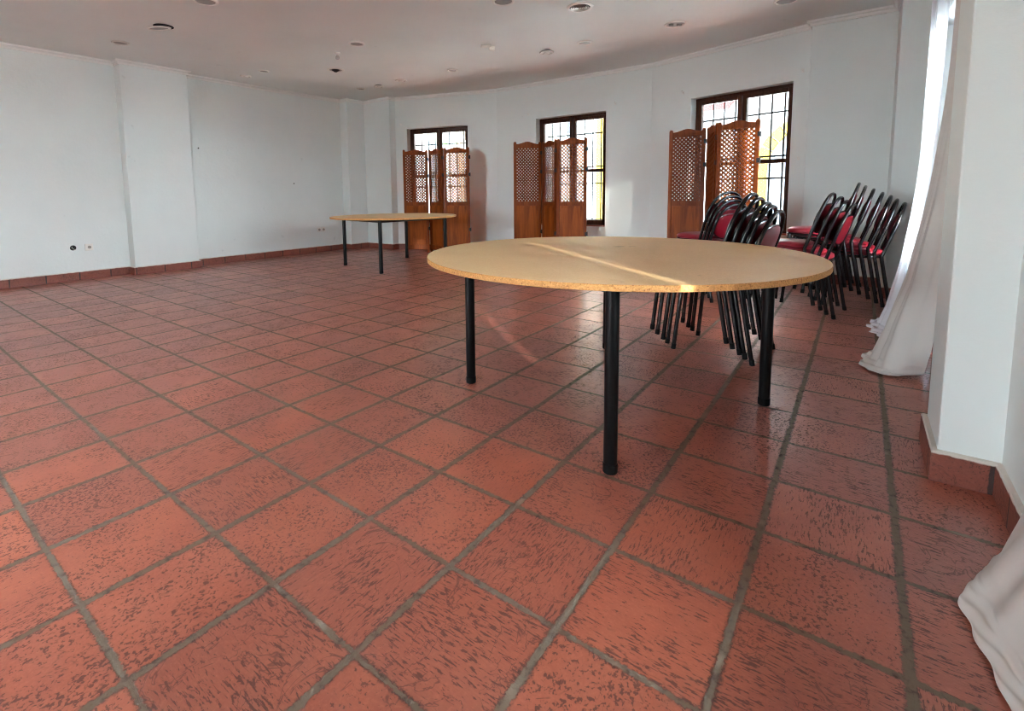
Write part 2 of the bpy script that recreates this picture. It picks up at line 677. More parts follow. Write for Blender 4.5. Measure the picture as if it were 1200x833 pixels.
def make_floor():
    us = ULINES
    ns = NLINES
    verts, faces, uvs = [], [], []
    for a, ka in us:
        for b, kb in ns:
            verts.append(un(a, b))
            uvs.append((ka, kb))
    w = len(ns)
    for i in range(len(us) - 1):
        for j in range(w - 1):
            faces.append((i * w + j, (i + 1) * w + j, (i + 1) * w + j + 1, i * w + j + 1))
    # slab thickness below
    me = bpy.data.meshes.new('floor')
    b0 = len(verts)
    for a, bb in ((0, 0), (len(us) - 1, 0), (len(us) - 1, w - 1), (0, w - 1)):
        v = verts[a * w + bb].copy()
        v.z = -0.12
        verts.append(v)
        uvs.append((0, 0))
    faces.append((b0, b0 + 3, b0 + 2, b0 + 1))
    me.from_pydata([tuple(v) for v in verts], [], faces)
    lay = me.uv_layers.new(name='tile')
    for lp in me.loops:
        lay.data[lp.index].uv = uvs[lp.vertex_index]
    me.materials.append(MT['floor'])
    bm = bmesh.new()
    bm.from_mesh(me)
    bmesh.ops.recalc_face_normals(bm, faces=bm.faces)
    if next(f for f in bm.faces).normal.z < 0:
        bmesh.ops.reverse_faces(bm, faces=bm.faces)
    bm.to_mesh(me)
    bm.free()
    o = bpy.data.objects.new('floor', me)
    C.objects.link(o)
    return struct(o)


make_floor()
mb = MB()
mb.box(-6.4, 9.6, -8.0, 0.75, ZC, ZC + 0.15, Matrix.Rotation(YAW, 4, 'Z') @ Matrix.Scale(-1, 4, (0, 1, 0)))
struct(mb.build('ceiling', MT['ceiling']))


def frame_mat(p0, p1):
    """local x along the wall, y outwards (left of p0->p1 seen from above), z up"""
    p0, p1 = Vector(p0), Vector(p1)
    d = (p1 - p0).normalized()
    out = Vector((-d.y, d.x, 0))
    m = Matrix((d, out, Vector((0, 0, 1)))).transposed().to_4x4()
    m.translation = Vector((p0.x, p0.y, 0))
    return m, (p1 - p0).length, d, out


WT = 0.30


def wall(name, p0, p1, openings=(), ext0=0.0, ext1=0.0, t=WT):
    m, L, d, out = frame_mat(p0, p1)
    mb = MB()
    xs = -ext0
    for (a, b, z0, z1) in sorted(openings):
        mb.box(xs, a, 0, t, 0, ZC, m)
        mb.box(a, b, 0, t, 0, z0, m)
        mb.box(a, b, 0, t, z1, ZC, m)
        xs = b
    mb.box(xs, L + ext1, 0, t, 0, ZC, m)
    return struct(mb.build(name, MT['wall']))


ZW0, ZW1 = 0.49, 2.19
W1a, W1b = Vector((-1.45, 9.22, 0)), Vector((0.38, 8.57, 0))
W2b = Vector((2.46, 7.03, 0))
W3b = Vector((3.59, 5.50, 0))
OPEN1 = (0.24, 1.41)
OPEN2 = (0.755, 1.93)
OPEN3 = (0.58, 1.775)
wall('wall_far_left', W1a, W1b, [OPEN1 + (ZW0, ZW1)], 0.3, 0.055)
wall('wall_far', W1b, W2b, [OPEN2 + (ZW0, ZW1)], 0.0, 0.05)
wall('wall_far_right', W2b, W3b, [OPEN3 + (ZW0, ZW1)], 0.0, 0.35)
# left wall runs towards the far corner, outside on its left hand
wall('wall_left', un(U_BACK, N_LEFT), un(7.4, N_LEFT), [], 0.3, 0)
# right wall, walked from far to near so that outside stays on the left hand
WR0 = un(6.2, N_RIGHT)
WR1 = un(U_BACK, N_RIGHT)
OPEN4 = (6.2 - 5.15, 6.2 - 3.98)
OPEN5 = (6.2 - 1.50, 6.2 - 0.33)
OPEN6 = (6.2 + 0.75, 6.2 + 1.92)  # this and the next: unseen openings added to light the room
OPEN7 = (6.2 + 3.3, 6.2 + 4.47)
wall('wall_right', WR0, WR1, [o + (ZW0, ZW1) for o in (OPEN4, OPEN5, OPEN6, OPEN7)], 0, 0.3)
# wall behind the photographer, with an added glazed opening for fill light
DOORS = [(3.0, 4.8)]
WB0 = un(U_BACK, N_RIGHT)
WB1 = un(U_BACK, N_LEFT)
wall('wall_back', WB0, WB1, [(a, b, 0.02, 2.3) for a, b in DOORS])


def pillar(name, u0, u1, n0, n1):
    mb = MB()
    mb.prism([un(u0, n0).xy, un(u1, n0).xy, un(u1, n1).xy, un(u0, n1).xy], 0, ZC)
    o = mb.build(name, MT['wall'])
    bevel(o, 0.006, 2)
    return struct(o)


pillar('pillar_1', 2.36, 3.16, N_LEFT - 0.02, -7.50)
pillar('pillar_2', 5.86, 6.4, N_LEFT - 0.02, -7.48)
pillar('pillar_3', 6.257, 7.2, N_LEFT - 0.02, -6.79)
pillar('pillar_4', 6.43, 7.3, -0.50, 0.8)
pillar('pillar_5', 5.82, 7.3, 0.20, 0.8)
pillar('pillar_6', 2.248, 2.578, 0.25, N_RIGHT + 0.02)

# inner outline of the walls (walked with the room on the right hand), for skirting and cornice
w3n = W2b + (W3b - W2b).normalized() * 1.94
OUTLINE = [
    ('left', [un(U_BACK, N_LEFT), un(2.36, N_LEFT), un(2.36, -7.50), un(3.16, -7.50), un(3.16, N_LEFT), un(5.86, N_LEFT), un(5.86, -7.48),
              un(6.257, -7.48), un(6.257, -6.79), un(6.39, -6.79)]),
    ('far', [W1a, W1b, W2b, w3n]),
    ('end', [un(6.53, -0.50), un(6.43, -0.50), un(6.43, 0.20), un(5.82, 0.20), un(5.82, N_RIGHT)]),
    ('right', [un(5.82, N_RIGHT), un(2.578, N_RIGHT), un(2.578, 0.25), un(2.248, 0.25), un(2.248, N_RIGHT), un(U_BACK, N_RIGHT)]),
]


def offset_poly(pts, d):
    """offset an open polyline to its right by d, mitred"""
    out = []
    for i, p in enumerate(pts):
        ns = []
        for a, b in ((i - 1, i), (i, i + 1)):
            if 0 <= a and b < len(pts):
                t = (pts[b] - pts[a]).normalized()
                ns.append(Vector((t.y, -t.x, 0)))
        if len(ns) == 1:
            out.append(p + ns[0] * d)
        else:
            m = (ns[0] + ns[1])
            m = m / m.dot(ns[0]) if m.length > 1e-6 else ns[0]
            out.append(p + m * d)
    return out


def sweep(name, pts, prof, mat, uvname=None):
    """prof: list of (distance into room, z)"""
    rows = [offset_poly(pts, d) for d, z in prof]
    cum = [0.0]
    for i in range(1, len(pts)):
        cum.append(cum[-1] + (pts[i] - pts[i - 1]).length)
    verts, faces, uvs = [], [], []
    k = len(prof)
    arc = [0.0]
    for j in range(1, k):
        arc.append(arc[-1] + math.hypot(prof[j][0] - prof[j - 1][0], prof[j][1] - prof[j - 1][1]))
    fuv = []
    for i in range(len(pts) - 1):
        b = len(verts)
        for e in (i, i + 1):
            for j in range(k):
                v = rows[j][e].copy()
                v.z = prof[j][1]
                verts.append(tuple(v))
                uvs.append((cum[e] / 0.326 + 0.37 * i, arc[j] / 0.326))
        for j in range(k - 1):
            faces.append((b + j, b + k + j, b + k + j + 1, b + j + 1))
    me = bpy.data.meshes.new(name)
    me.from_pydata(verts, [], faces)
    if uvname:
        lay = me.uv_layers.new(name=uvname)
        for lp in me.loops:
            lay.data[lp.index].uv = uvs[lp.vertex_index]
    me.materials.append(mat)
    o = bpy.data.objects.new(name, me)
    C.objects.link(o)
    return struct(o)


for i, (side, pts) in enumerate(OUTLINE):
    sweep('baseboard_' + side, pts, [(0.018, 0.0), (0.017, 0.100), (0.013, 0.105), (0.0, 0.107)], MT['skirting'], 'tile')
    sweep('trim_%d' % (i + 1), pts, [(0.0, ZC - 0.055), (0.012, ZC - 0.055), (0.014, ZC - 0.038), (0.024, ZC - 0.026), (0.040, ZC - 0.020), (0.044, ZC - 0.004), (0.046, ZC)], MT['trim'])


# ------------------------------------------------------------------ windows
def window(idx, p0, p1, op, z0=ZW0, z1=ZW1, rec=0.12, grille=True, ptl=True, sill=True):
    m, L, d, out = frame_mat(p0, p1)
    a, b = op
    w = b - a
    h = z1 - z0
    root = bpy.data.objects.new('window_%d' % idx, None)
    C.objects.link(root)
    root['kind'] = 'structure'
    root.matrix_world = m @ Matrix.Translation((a, 0, z0))
    fr = MB()
    f = 0.045
    y0, y1 = rec, rec + 0.07
    fr.box(0, f, y0, y1, 0, h).box(w - f, w, y0, y1, 0, h).box(f, w - f, y0, y1, h - f, h).box(f, w - f, y0, y1, 0, f)
    bevel(fr.build('window_frame', MT['frame'], root), 0.004)
    s = 0.05
    ya, yb = rec - 0.012, rec + 0.045
    mid = w / 2
    zr = 1.335 - z0
    for k, (xa, xb) in enumerate(((f - 0.008, mid - 0.004), (mid + 0.004, w - f + 0.008))):
        za, zb = f - 0.008, h - f + 0.008
        sb = MB()
        sb.box(xa, xa + s, ya, yb, za, zb).box(xb - s, xb, ya, yb, za, zb)
        sb.box(xa + s, xb - s, ya, yb, za, za + s).box(xa + s, xb - s, ya, yb, zb - s, zb)
        sb.box(xa + s, xb - s, ya, yb, zr - 0.024, zr + 0.024)
        so = sb.build('window_sash', MT['frame'], root)
        bevel(so, 0.004)
        for (pz0, pz1) in ((za + s, zr - 0.024), (zr + 0.024, zb - s)):
            pb = MB()
            pb.box(xa + s - 0.004, xb - s + 0.004, ya + 0.027, ya + 0.031, pz0 - 0.004, pz1 + 0.004)
            pb.build('pane', MT['glass'], so)
    # espagnolette handle on the meeting stile
    hb = MB()
    hb.box(mid - 0.016, mid + 0.016, ya - 0.010, ya, zr - 0.16, zr - 0.06)
    hb.tube([(mid, ya - 0.010, zr - 0.10), (mid, ya - 0.035, zr - 0.10), (mid, ya - 0.040, zr - 0.16), (mid, ya - 0.040, zr - 0.22)], 0.007, 8)
    hb.build('window_handle', MT['iron'], root)
    if sill:
        sl = MB()
        sl.box(0, w, -0.012, rec + 0.01, -0.002, 0.012)
        sl.box(-0.012, w + 0.012, WT - 0.06, WT + 0.05, -0.03, 0.0)
        sl.build('window_sill', MT['sill'], root)
    if grille:
        gb = MB()
        yg = WT - 0.05
        nb = 8
        for i in range(nb + 1):
            x = 0.03 + (w - 0.06) * i / nb
            gb.box(x - 0.008, x + 0.008, yg - 0.008, yg + 0.008, 0.0, h)
        for z in (0.09, 0.72 - 0.07, 0.91, 1.47 - 0.05):
            gb.box(0, w, yg - 0.012, yg - 0.005, z - 0.010, z + 0.010)
        gb.build('window_grille', MT['iron'], root)
    if ptl:
        c = m @ Vector((a + w / 2, WT + 0.02, (z0 + z1) / 2))
        portal('window_daylight_%d' % idx, c, -out, w, h)
    return root


MT['sill'] = mat_plain('terracotta_sill', srgb(160, 92, 78), 0.5, 0, 0.4, 0.1, 60, 0.2)
window(1, W1a, W1b, OPEN1)
window(2, W1b, W2b, OPEN2)
window(3, W2b, W3b, OPEN3)
window(4, WR0, WR1, OPEN4)
window(5, WR0, WR1, OPEN5)
window(6, WR0, WR1, OPEN6)  # unseen, added further back for more fill light
window(7, WR0, WR1, OPEN7)  # likewise an added, unseen source of fill light


def glazed_door(idx, op):  # unseen glazing added behind the camera to let in fill light
    m, L, d, out = frame_mat(WB0, WB1)
    a, b = op
    w, h = b - a, 2.28
    root = bpy.data.objects.new('door_%d' % idx, None)
    C.objects.link(root)
    root['kind'] = 'structure'
    root.matrix_world = m @ Matrix.Translation((a, 0, 0.02))
    fr = MB()
    f = 0.05
    fr.box(0, f, 0.12, 0.19, 0, h).box(w - f, w, 0.12, 0.19, 0, h).box(f, w - f, 0.12, 0.19, h - f, h)
    fr.build('door_frame', MT['frame'], root)
    for xa, xb in ((f, w / 2 - 0.003), (w / 2 + 0.003, w - f)):
        lb = MB()
        s = 0.07
        lb.box(xa, xa + s, 0.13, 0.175, 0, h - f).box(xb - s, xb, 0.13, 0.175, 0, h - f)
        lb.box(xa + s, xb - s, 0.13, 0.175, 0, 0.12).box(xa + s, xb - s, 0.13, 0.175, h - f - s, h - f)
        lo = lb.build('door_leaf', MT['frame'], root)
        pb = MB()
        pb.box(xa + s - 0.004, xb - s + 0.004, 0.150, 0.155, 0.116, h - f - s + 0.004)
        pb.build('pane', MT['glass'], lo)
    portal('door_daylight_%d' % idx, m @ Vector((a + w / 2, WT + 0.02, 0.02 + h / 2)), -out, w, h)


for i, op in enumerate(DOORS):
    glazed_door(i + 1, op)


# ------------------------------------------------------------------ round tables
def make_table(label, loc, rz, leg_r, legs_xy):
    t = thing('round_table', label, 'table', loc, rz, 'round chipboard tables')
    R, th, zt = 0.885, 0.022, 0.71
    mb = MB()
    n = 128
    mb.lathe([(0.0005, zt - th), (R - 0.002, zt - th)], n, smooth=False)
    top = MB()
    vs, fs = [], []
    prof = [(R - 0.0015, zt - th), (R, zt - th + 0.0015), (R, zt - 0.0015), (R - 0.0015, zt)]
    for r, z in prof:
        for j in range(n):
            a = 2 * PI * j / n
            vs.append((r * math.cos(a), r * math.sin(a), z))
    for i in range(3):
        for j in range(n):
            fs.append((i * n + j, i * n + (j + 1) % n, (i + 1) * n + (j + 1) % n, (i + 1) * n + j))
    top.add(vs, fs, True, 1)
    top.add(vs[-n:], [tuple(range(n))], False, 0)
    top.add(vs[:n], [tuple(range(n - 1, -1, -1))], False, 0)
    top.build('tabletop', [MT['table'], MT['table_edge']], t)
    ap = MB()
    q = legs_xy
    for i in range(4):
        a, b = Vector(q[i] + (zt - th - 0.022,)), Vector(q[(i + 1) % 4] + (zt - th - 0.022,))
        dd = (b - a).normalized()
        ap.tube([a + dd * leg_r * 0.5, b - dd * leg_r * 0.5], 0.016, 10)
    ap.build('apron_frame', MT['black_leg'], t)
    for x, y in q:
        lg = MB()
        lg.lathe([(leg_r * 0.98, 0.018), (leg_r, 0.02), (leg_r, zt - th - 0.006), (leg_r * 1.9, zt - th - 0.005), (leg_r * 1.9, zt - th)], 20,
                 Matrix.Translation((x, y, 0)))
        lo = lg.build('leg', MT['black_leg'], t)
        cp = MB()
        cp.lathe([(leg_r * 0.9, 0.0), (leg_r * 1.06, 0.004), (leg_r * 1.06, 0.034), (leg_r * 0.99, 0.036)], 20, Matrix.Translation((x, y, 0)))
        cp.build('foot_cap', MT['black_plastic'], lo)
    return t


def local_legs(c, pts, rz):
    out = []
    for p in pts:
        d = Vector((p[0] - c[0], p[1] - c[1]))
        out.append((d.x * math.cos(-rz) - d.y * math.sin(-rz), d.x * math.sin(-rz) + d.y * math.cos(-rz)))
    return out


c1 = (0.650, 2.399)
L1 = [(0.470, 1.691), (1.337, 2.236), (0.830, 3.106), (-0.037, 2.561)]
make_table('large round chipboard table with black legs in front, chairs stacked behind it', (c1[0], c1[1], 0), 0.3, 0.0245, local_legs(c1, L1, 0.3))
c2 = (-1.166, 7.09)
L2 = [(-1.222, 6.303), (-0.443, 7.086), (-1.109, 7.876), (-1.888, 7.093)]
make_table('round chipboard table with black legs far back by the corner lattice screen', (c2[0], c2[1], 0), 1.1, 0.0245, local_legs(c2, L2, 1.1))


# ------------------------------------------------------------------ stacking chairs
def make_chair():
    t = thing('stacking_chair', 'red and black stacking chair', 'chair', (0, 0, 0), 0, 'red and black stacking chairs')
    rt = 0.0125
    hw = 0.205
    # seat
    zs = 0.445
    seat = MB()
    n = 48

    def outline(a, w, dep):
        e = 0.62
        c, s = math.cos(a), math.sin(a)
        x = math.copysign(abs(c) ** e, c) * w
        y = math.copysign(abs(s) ** e, s) * dep
        x *= 1.0 + 0.06 * (y / dep)
        return x, y

    prof = [(0.90, 0.0), (0.985, 0.006), (1.0, 0.018), (0.985, 0.030), (0.93, 0.040), (0.8, 0.047), (0.5, 0.052), (0.02, 0.053)]
    vs, fs = [], []
    for k, z in prof:
        for j in range(n):
            x, y = outline(2 * PI * j / n, 0.192 * k, 0.195 * k)
            vs.append((x, y + 0.02, zs + z))
    for i in range(len(prof) - 1):
        for j in range(n):
            fs.append((i * n + j, i * n + (j + 1) % n, (i + 1) * n + (j + 1) % n, (i + 1) * n + j))
    fs.append(tuple(range(n - 1, -1, -1)))
    fs.append(tuple((len(prof) - 1) * n + j for j in range(n)))
    seat.add(vs, fs, True)
    seat.build('seat', MT['red'], t)
    # frame ring under the seat
    fr = MB()
    ring = []
    for j in range(40):
        x, y = outline(2 * PI * j / 40, 0.186, 0.188)
        ring.append((x, y + 0.02, zs - 0.010))
    fr.tube(ring, 0.0105, 8, closed=True)
    fr.tube([(-0.182, -0.02, zs - 0.010), (0.182, -0.02, zs - 0.010)], 0.008, 8)
    fr.build('seat_frame', MT['black'], t)
    foot, bend, topy = -0.235, -0.160, -0.285
    zb, ztop = 0.455, 0.875
    # rear legs run from the floor to the bend at seat height
    for s in (-1, 1):
        lg = MB()
        lg.tube(smooth_path([(s * hw, foot, 0.012), (s * hw, foot + (bend - foot) * 0.52, zb * 0.5), (s * hw, bend - 0.002, zb - 0.03), (s * hw, bend - 0.006, zb + 0.01)], 5), rt, 10)
        lo = lg.build('leg', MT['black'], t)
        cp = MB()
        cp.tube([(s * hw, foot - 0.003, 0.0), (s * hw, foot + 0.003, 0.034)], rt * 1.18, 10)
        cp.build('foot_cap', MT['black_plastic'], lo)
        # short bracket from leg to the seat frame
        lg2 = MB()
        lg2.tube(smooth_path([(s * 0.200, 0.222, 0.012), (s * 0.190, 0.200, 0.25), (s * 0.176, 0.180, zs - 0.008)], 5), rt, 10)
        lo2 = lg2.build('leg', MT['black'], t)
        cp = MB()
        cp.tube([(s * 0.2003, 0.224, 0.0), (s * 0.1987, 0.220, 0.034)], rt * 1.18, 10)
        cp.build('foot_cap', MT['black_plastic'], lo2)
    # arched back: two uprights that lean back and meet in a round arch
    bk = MB()
    path = []

    def back(x, k):
        return (x, bend - 0.006 + (topy - bend) * k, zb + 0.01 + (ztop - zb - 0.01) * k)

    k0 = 0.44
    for k in (0.0, 0.06, 0.2, 0.32):
        path.append(back(-hw + 0.012 * k, k))
    for j in range(17):
        a = PI - PI * j / 16
        path.append(back((hw - 0.006) * math.copysign(abs(math.cos(a)) ** 0.85, math.cos(a)), k0 + (1 - k0) * math.sin(a) ** 0.9))
    for k in (0.32, 0.2, 0.06, 0.0):
        path.append(back(hw - 0.012 * k, k))
    bk.tube(path, rt, 10)
    # cross rails that carry seat and backrest pad
    bk.tube([(-hw, bend + 0.004, zs - 0.012), (hw, bend + 0.004, zs - 0.012)], 0.009, 8)
    bk.build('back_frame', MT['black'], t)
    # backrest pad: rounded shield in the plane of the uprights
    pd = MB()
    kz = 0.53
    n = 40
    rows = [(0.02, 0.024), (0.5, 0.022), (0.85, 0.016), (0.97, 0.008), (1.0, 0.0), (0.97, -0.008), (0.85, -0.014), (0.5, -0.017), (0.02, -0.018)]
    up = (Vector(back(0, 1)) - Vector(back(0, 0))).normalized()
    fwd = Vector((0, up.z, -up.y))
    ctr = Vector(back(0, kz))
    vs, fs = [], []
    for r, th in rows:
        for j in range(n):
            a = 2 * PI * j / n
            c, s = math.cos(a), math.sin(a)
            x = math.copysign(abs(c) ** 0.8, c) * (hw - 0.016) * r
            z = math.copysign(abs(s) ** 0.8, s) * 0.118 * r
            curve = 0.02 * (x / hw) ** 2
            vs.append(ctr + Vector((x, 0, 0)) + up * z + fwd * (th + curve - 0.006))
    for i in range(len(rows) - 1):
        for j in range(n):
            fs.append((i * n + j, i * n + (j + 1) % n, (i + 1) * n + (j + 1) % n, (i + 1) * n + j))
    fs.append(tuple(range(n - 1, -1, -1)))
    fs.append(tuple((len(rows) - 1) * n + j for j in range(n)))
    pd.add(vs, fs, True)
    po = pd.build('backrest', MT['maroon'], t)
    pp = MB()
    ring = []
    for j in range(n):
        a = 2 * PI * j / n
        c, s = math.cos(a), math.sin(a)
        x = math.copysign(abs(c) ** 0.8, c) * (hw - 0.014)
        z = math.copysign(abs(s) ** 0.8, s) * 0.120
        ring.append(ctr + Vector((x, 0, 0)) + up * z + fwd * (0.02 * (x / hw) ** 2 - 0.006))
    pp.tube(ring, 0.006, 6, closed=True)
    pp.build('piping', MT['black'], po)
    return t


chair0 = make_chair()
used = []


def chair(x, y, z, rz, label):
    o = chair0 if not used else copy_tree(chair0)
    used.append(o)
    o.location = (x, y, z)
    o.rotation_euler = (0, 0, rz)
    o['label'] = label


def stack(rear_a, rear_b, steps, label_of):
    """rear_a, rear_b: the two rear feet of the lowest chair (left and right seen from behind the sitter)"""
    a, b = Vector(rear_a), Vector(rear_b)
    ax = (b - a).normalized()                      # chair's +x
    fw = Vector((-ax.y, ax.x))                     # chair's +y
    mid = (a + b) / 2
    org = mid + fw * 0.235
    rz = math.atan2(ax.y, ax.x)
    d = z = 0.0
    n = len(steps) + 1
    for i in range(n):
        if i:
            d += steps[i - 1][0]
            z += steps[i - 1][1]
        chair(org.x + fw.x * d, org.y + fw.y * d, z, rz, label_of(i, n))


ORD = ['lowest', 'second from the bottom', 'third from the bottom', 'fourth from the bottom', 'fifth from the bottom', 'sixth from the bottom', 'seventh']


def lab(place):
    def f(i, n):
        if i == 0:
            return 'red and black tube chair, lowest in the stack %s' % place
        if i == n - 1:
            return 'red and black tube chair, topmost in the stack %s' % place
        return 'red and black chair, %s, in the stack %s' % (ORD[i].replace(' the', ''), place)
    return f


stack((1.573, 2.762), (1.861, 3.049), [(0.040, 0.028), (0.028, 0.020), (0.040, 0.027), (0.035, 0.026)], lab('behind the large table'))
stack((2.11, 4.385), (2.49, 4.525), [(0.028, 0.036), (0.026, 0.034), (0.030, 0.036)], lab('close to the awning window'))
stack((2.75, 3.75), (3.045, 4.035), [(0.048, 0.030), (0.040, 0.028), (0.052, 0.030)], lab('in the middle of the row'))
stack((3.37, 3.97), (3.622, 4.294), [(0.050, 0.030), (0.042, 0.028), (0.055, 0.028), (0.060, 0.030), (0.055, 0.027), (0.045, 0.026)], lab('of seven'))


# ------------------------------------------------------------------ folding lattice screens
PW, PH = 0.422, 1.76
LX0, LX1 = 0.042, PW - 0.042
LZ0, LZ1 = 0.875, 1.675


def lattice_mesh():
    mb = MB()
    pitch = 0.0340 * math.sqrt(2)
    w, t = 0.0100, 0.006
    x0, x1, z0, z1 = LX0 - 0.008, LX1 + 0.008, LZ0 - 0.008, LZ1 + 0.008
    for sgn, ya in ((1, -0.001), (-1, -0.007)):
        c = -3.0
        while c < 3.0:
            # line x - sgn*z = c
            pts = []
            lo, hi = z0, z1
            # x = c + sgn*z must stay within x0..x1
            if sgn > 0:
                lo, hi = max(lo, x0 - c), min(hi, x1 - c)
            else:
                lo, hi = max(lo, c - x1), min(hi, c - x0)
            if hi - lo > 0.006:
                p = Vector((c + sgn * lo, 0, lo))
                q = Vector((c + sgn * hi, 0, hi))
                dd = (q - p).normalized()
                nn = Vector((dd.z, 0, -dd.x)) * w
                vs = [p + nn, p - nn, q - nn, q + nn]
                vs = [v + Vector((0, ya, 0)) for v in vs] + [v + Vector((0, ya + t, 0)) for v in vs]
                mb.add(vs, [(0, 1, 2, 3), (7, 6, 5, 4), (0, 4, 5, 1), (1, 5, 6, 2), (2, 6, 7, 3), (3, 7, 4, 0)])
            c += pitch
    return mb


def make_panel(parent):
    """a leaf standing on x 0..PW in its own frame; its root mesh is the frame of stiles and rails"""
    fb = MB()
    t = 0.014
    for xa, xb in ((0.0, LX0), (LX1, PW)):
        fb.box(xa, xb, -t, t, 0.0, PH - 0.012)
        xm = (xa + xb) / 2
        fb.box(xm - 0.015, xm + 0.015, -t * 0.8, t * 0.8, PH - 0.012, PH)
    # curved top rail
    nn = 20
    poly = []
    for i in range(nn + 1):
        k = i / nn
        x = LX0 + (LX1 - LX0) * k
        dip = 0.5 - 0.5 * math.cos(2 * PI * k)
        poly.append((x, PH - 0.030 + 0.034 * dip ** 1.2))
    vs = []
    for y in (-t * 0.9, t * 0.9):
        vs += [(x, y, LZ1) for x, _ in poly] + [(x, y, z) for x, z in poly]
    k = nn + 1
    fs = []
    for i in range(nn):
        fs += [(i, i + 1, k + i + 1, k + i), (2 * k + i, 3 * k + i, 3 * k + i + 1, 2 * k + i + 1),
               (k + i, k + i + 1, 3 * k + i + 1, 3 * k + i), (i, 2 * k + i, 2 * k + i + 1, i + 1)]
    fb.add(vs, fs)
    fb.box(LX0, LX1, -t * 0.9, t * 0.9, 0.815, LZ0)
    fb.box(LX0, LX1, -t * 0.9, t * 0.9, 0.06, 0.14)
    p = fb.build('screen_leaf', MT['screen'], parent)
    bevel(p, 0.003)
    lattice_mesh().build('lattice', MT['screen_dark'], p)
    bb = MB()
    bb.box(LX0 - 0.004, LX1 + 0.004, -0.004, 0.004, 0.136, 0.819)
    for sg in (-1, 1):
        y0, y1 = (0.004, 0.0095) if sg > 0 else (-0.0095, -0.004)
        bb.box(LX0 + 0.028, LX1 - 0.028, y0, y1, 0.168, 0.787)
    b = bb.build('lower_board', MT['screen_panel'], p)
    bevel(b, 0.004, 2)
    hb = MB()
    for z in (0.42, 1.32, 1.6):
        hb.tube([(PW + 0.010, 0, z - 0.03), (PW + 0.010, 0, z + 0.03)], 0.007, 8)
        hb.box(PW - 0.02, PW + 0.010, -t - 0.0015, -t, z - 0.025, z + 0.025)
    hb.build('hinge', MT['iron'], p)
    return p


def make_screen(pts, label, proto=None):
    """pts: the four top corners along the zigzag"""
    p0 = Vector(pts[0])
    root = thing('folding_screen', label, 'screen', (p0.x, p0.y, 0), 0, 'three-leaf lattice screens')
    here = Vector(pts[0])
    for i in range(3):
        d = (Vector(pts[i + 1]) - here).normalized()
        if proto is None and i == 0:
            leaf = make_panel(root)
            globals()['LEAF0'] = leaf
        else:
            leaf = copy_tree(LEAF0)
            leaf.parent = root
        leaf.location = (here.x - p0.x, here.y - p0.y, 0)
        leaf.rotation_euler = (0, 0, math.atan2(d.y, d.x))
        here = here + d * (PW + 0.024)
    return root


make_screen([(-1.225, 8.51), (-0.795, 8.57), (-0.485, 8.18), (-0.03, 8.17)], 'honey pine lattice screen behind the far table, in front of the corner window')
make_screen([(0.575, 7.47), (1.005, 7.53), (1.195, 7.00), (1.64, 6.94)], 'honey pine lattice screen covering the middle window of the far wall', 1)
make_screen([(2.455, 6.35), (2.79, 6.13), (2.715, 5.60), (3.10, 5.36)], 'honey pine lattice screen at the window with the red awning, behind the chairs', 1)


# ------------------------------------------------------------------ ceiling fittings
def fit_label(what, where):
    return what + ' ' + where


def downlight(u, n, label, r=0.085, kind='lens', drop=0.0, tilt=None):
    p = un(u, n, ZC)
    t = thing('recessed_downlight', label, 'ceiling light', p, 0, 'round recessed ceiling lights')
    if tilt:
        t.rotation_euler = tilt
    z0 = -drop
    ring = MB()
    prof = [(r - 0.020, z0 - 0.004), (r - 0.013, z0 - 0.012), (r - 0.003, z0 - 0.012), (r + 0.004, z0 - 0.004), (r + 0.004, z0 - 0.0005), (r - 0.020, z0 - 0.0005)]
    n_ = 36
    vs, fs = [], []
    for rr, z in prof:
        for j in range(n_):
            a = 2 * PI * j / n_
            vs.append((rr * math.cos(a), rr * math.sin(a), z))
    k = len(prof)
    for i in range(k):
        for j in range(n_):
            fs.append((i * n_ + j, i * n_ + (j + 1) % n_, ((i + 1) % k) * n_ + (j + 1) % n_, ((i + 1) % k) * n_ + j))
    ring.add(vs, fs, True)
    ring.build('trim_ring', MT['white_plastic'], t)
    lens = MB()
    ri = r - 0.020
    if kind == 'lens':
        lens.lathe([(0.001, z0 - 0.003), (ri * 0.6, z0 - 0.0035), (ri, z0 - 0.003), (ri, z0 - 0.0005)], 32)
        lens.build('lens', MT['grey_lens'], t)
    elif kind == 'spot':
        lens.lathe([(0.001, z0 - 0.020), (ri * 0.55, z0 - 0.018), (ri * 0.62, z0 - 0.012), (ri * 0.62, z0 - 0.004), (ri, z0 - 0.003), (ri, z0 - 0.0005)], 32)
        lens.build('lens', MT['white_plastic'], t)
    elif kind == 'twin':
        lens.lathe([(0.001, z0 - 0.002), (ri, z0 - 0.002), (ri, z0 - 0.0005)], 32)
        lens.build('reflector', MT['chrome'], t)
        for s in (-1, 1):
            tb = MB()
            tb.tube([(s * ri * 0.25, 0, z0 - 0.010), (s * ri * 0.75, 0, z0 - 0.010)], 0.012, 10)
            tb.build('lamp_tube', MT['grey_lens'], t)
    if drop > 0:
        can = MB()
        can.lathe([(r * 0.72, 0.0), (r * 0.72, z0 - 0.001)], 28)
        can.build('lamp_can', MT['hole'], t)
    return t


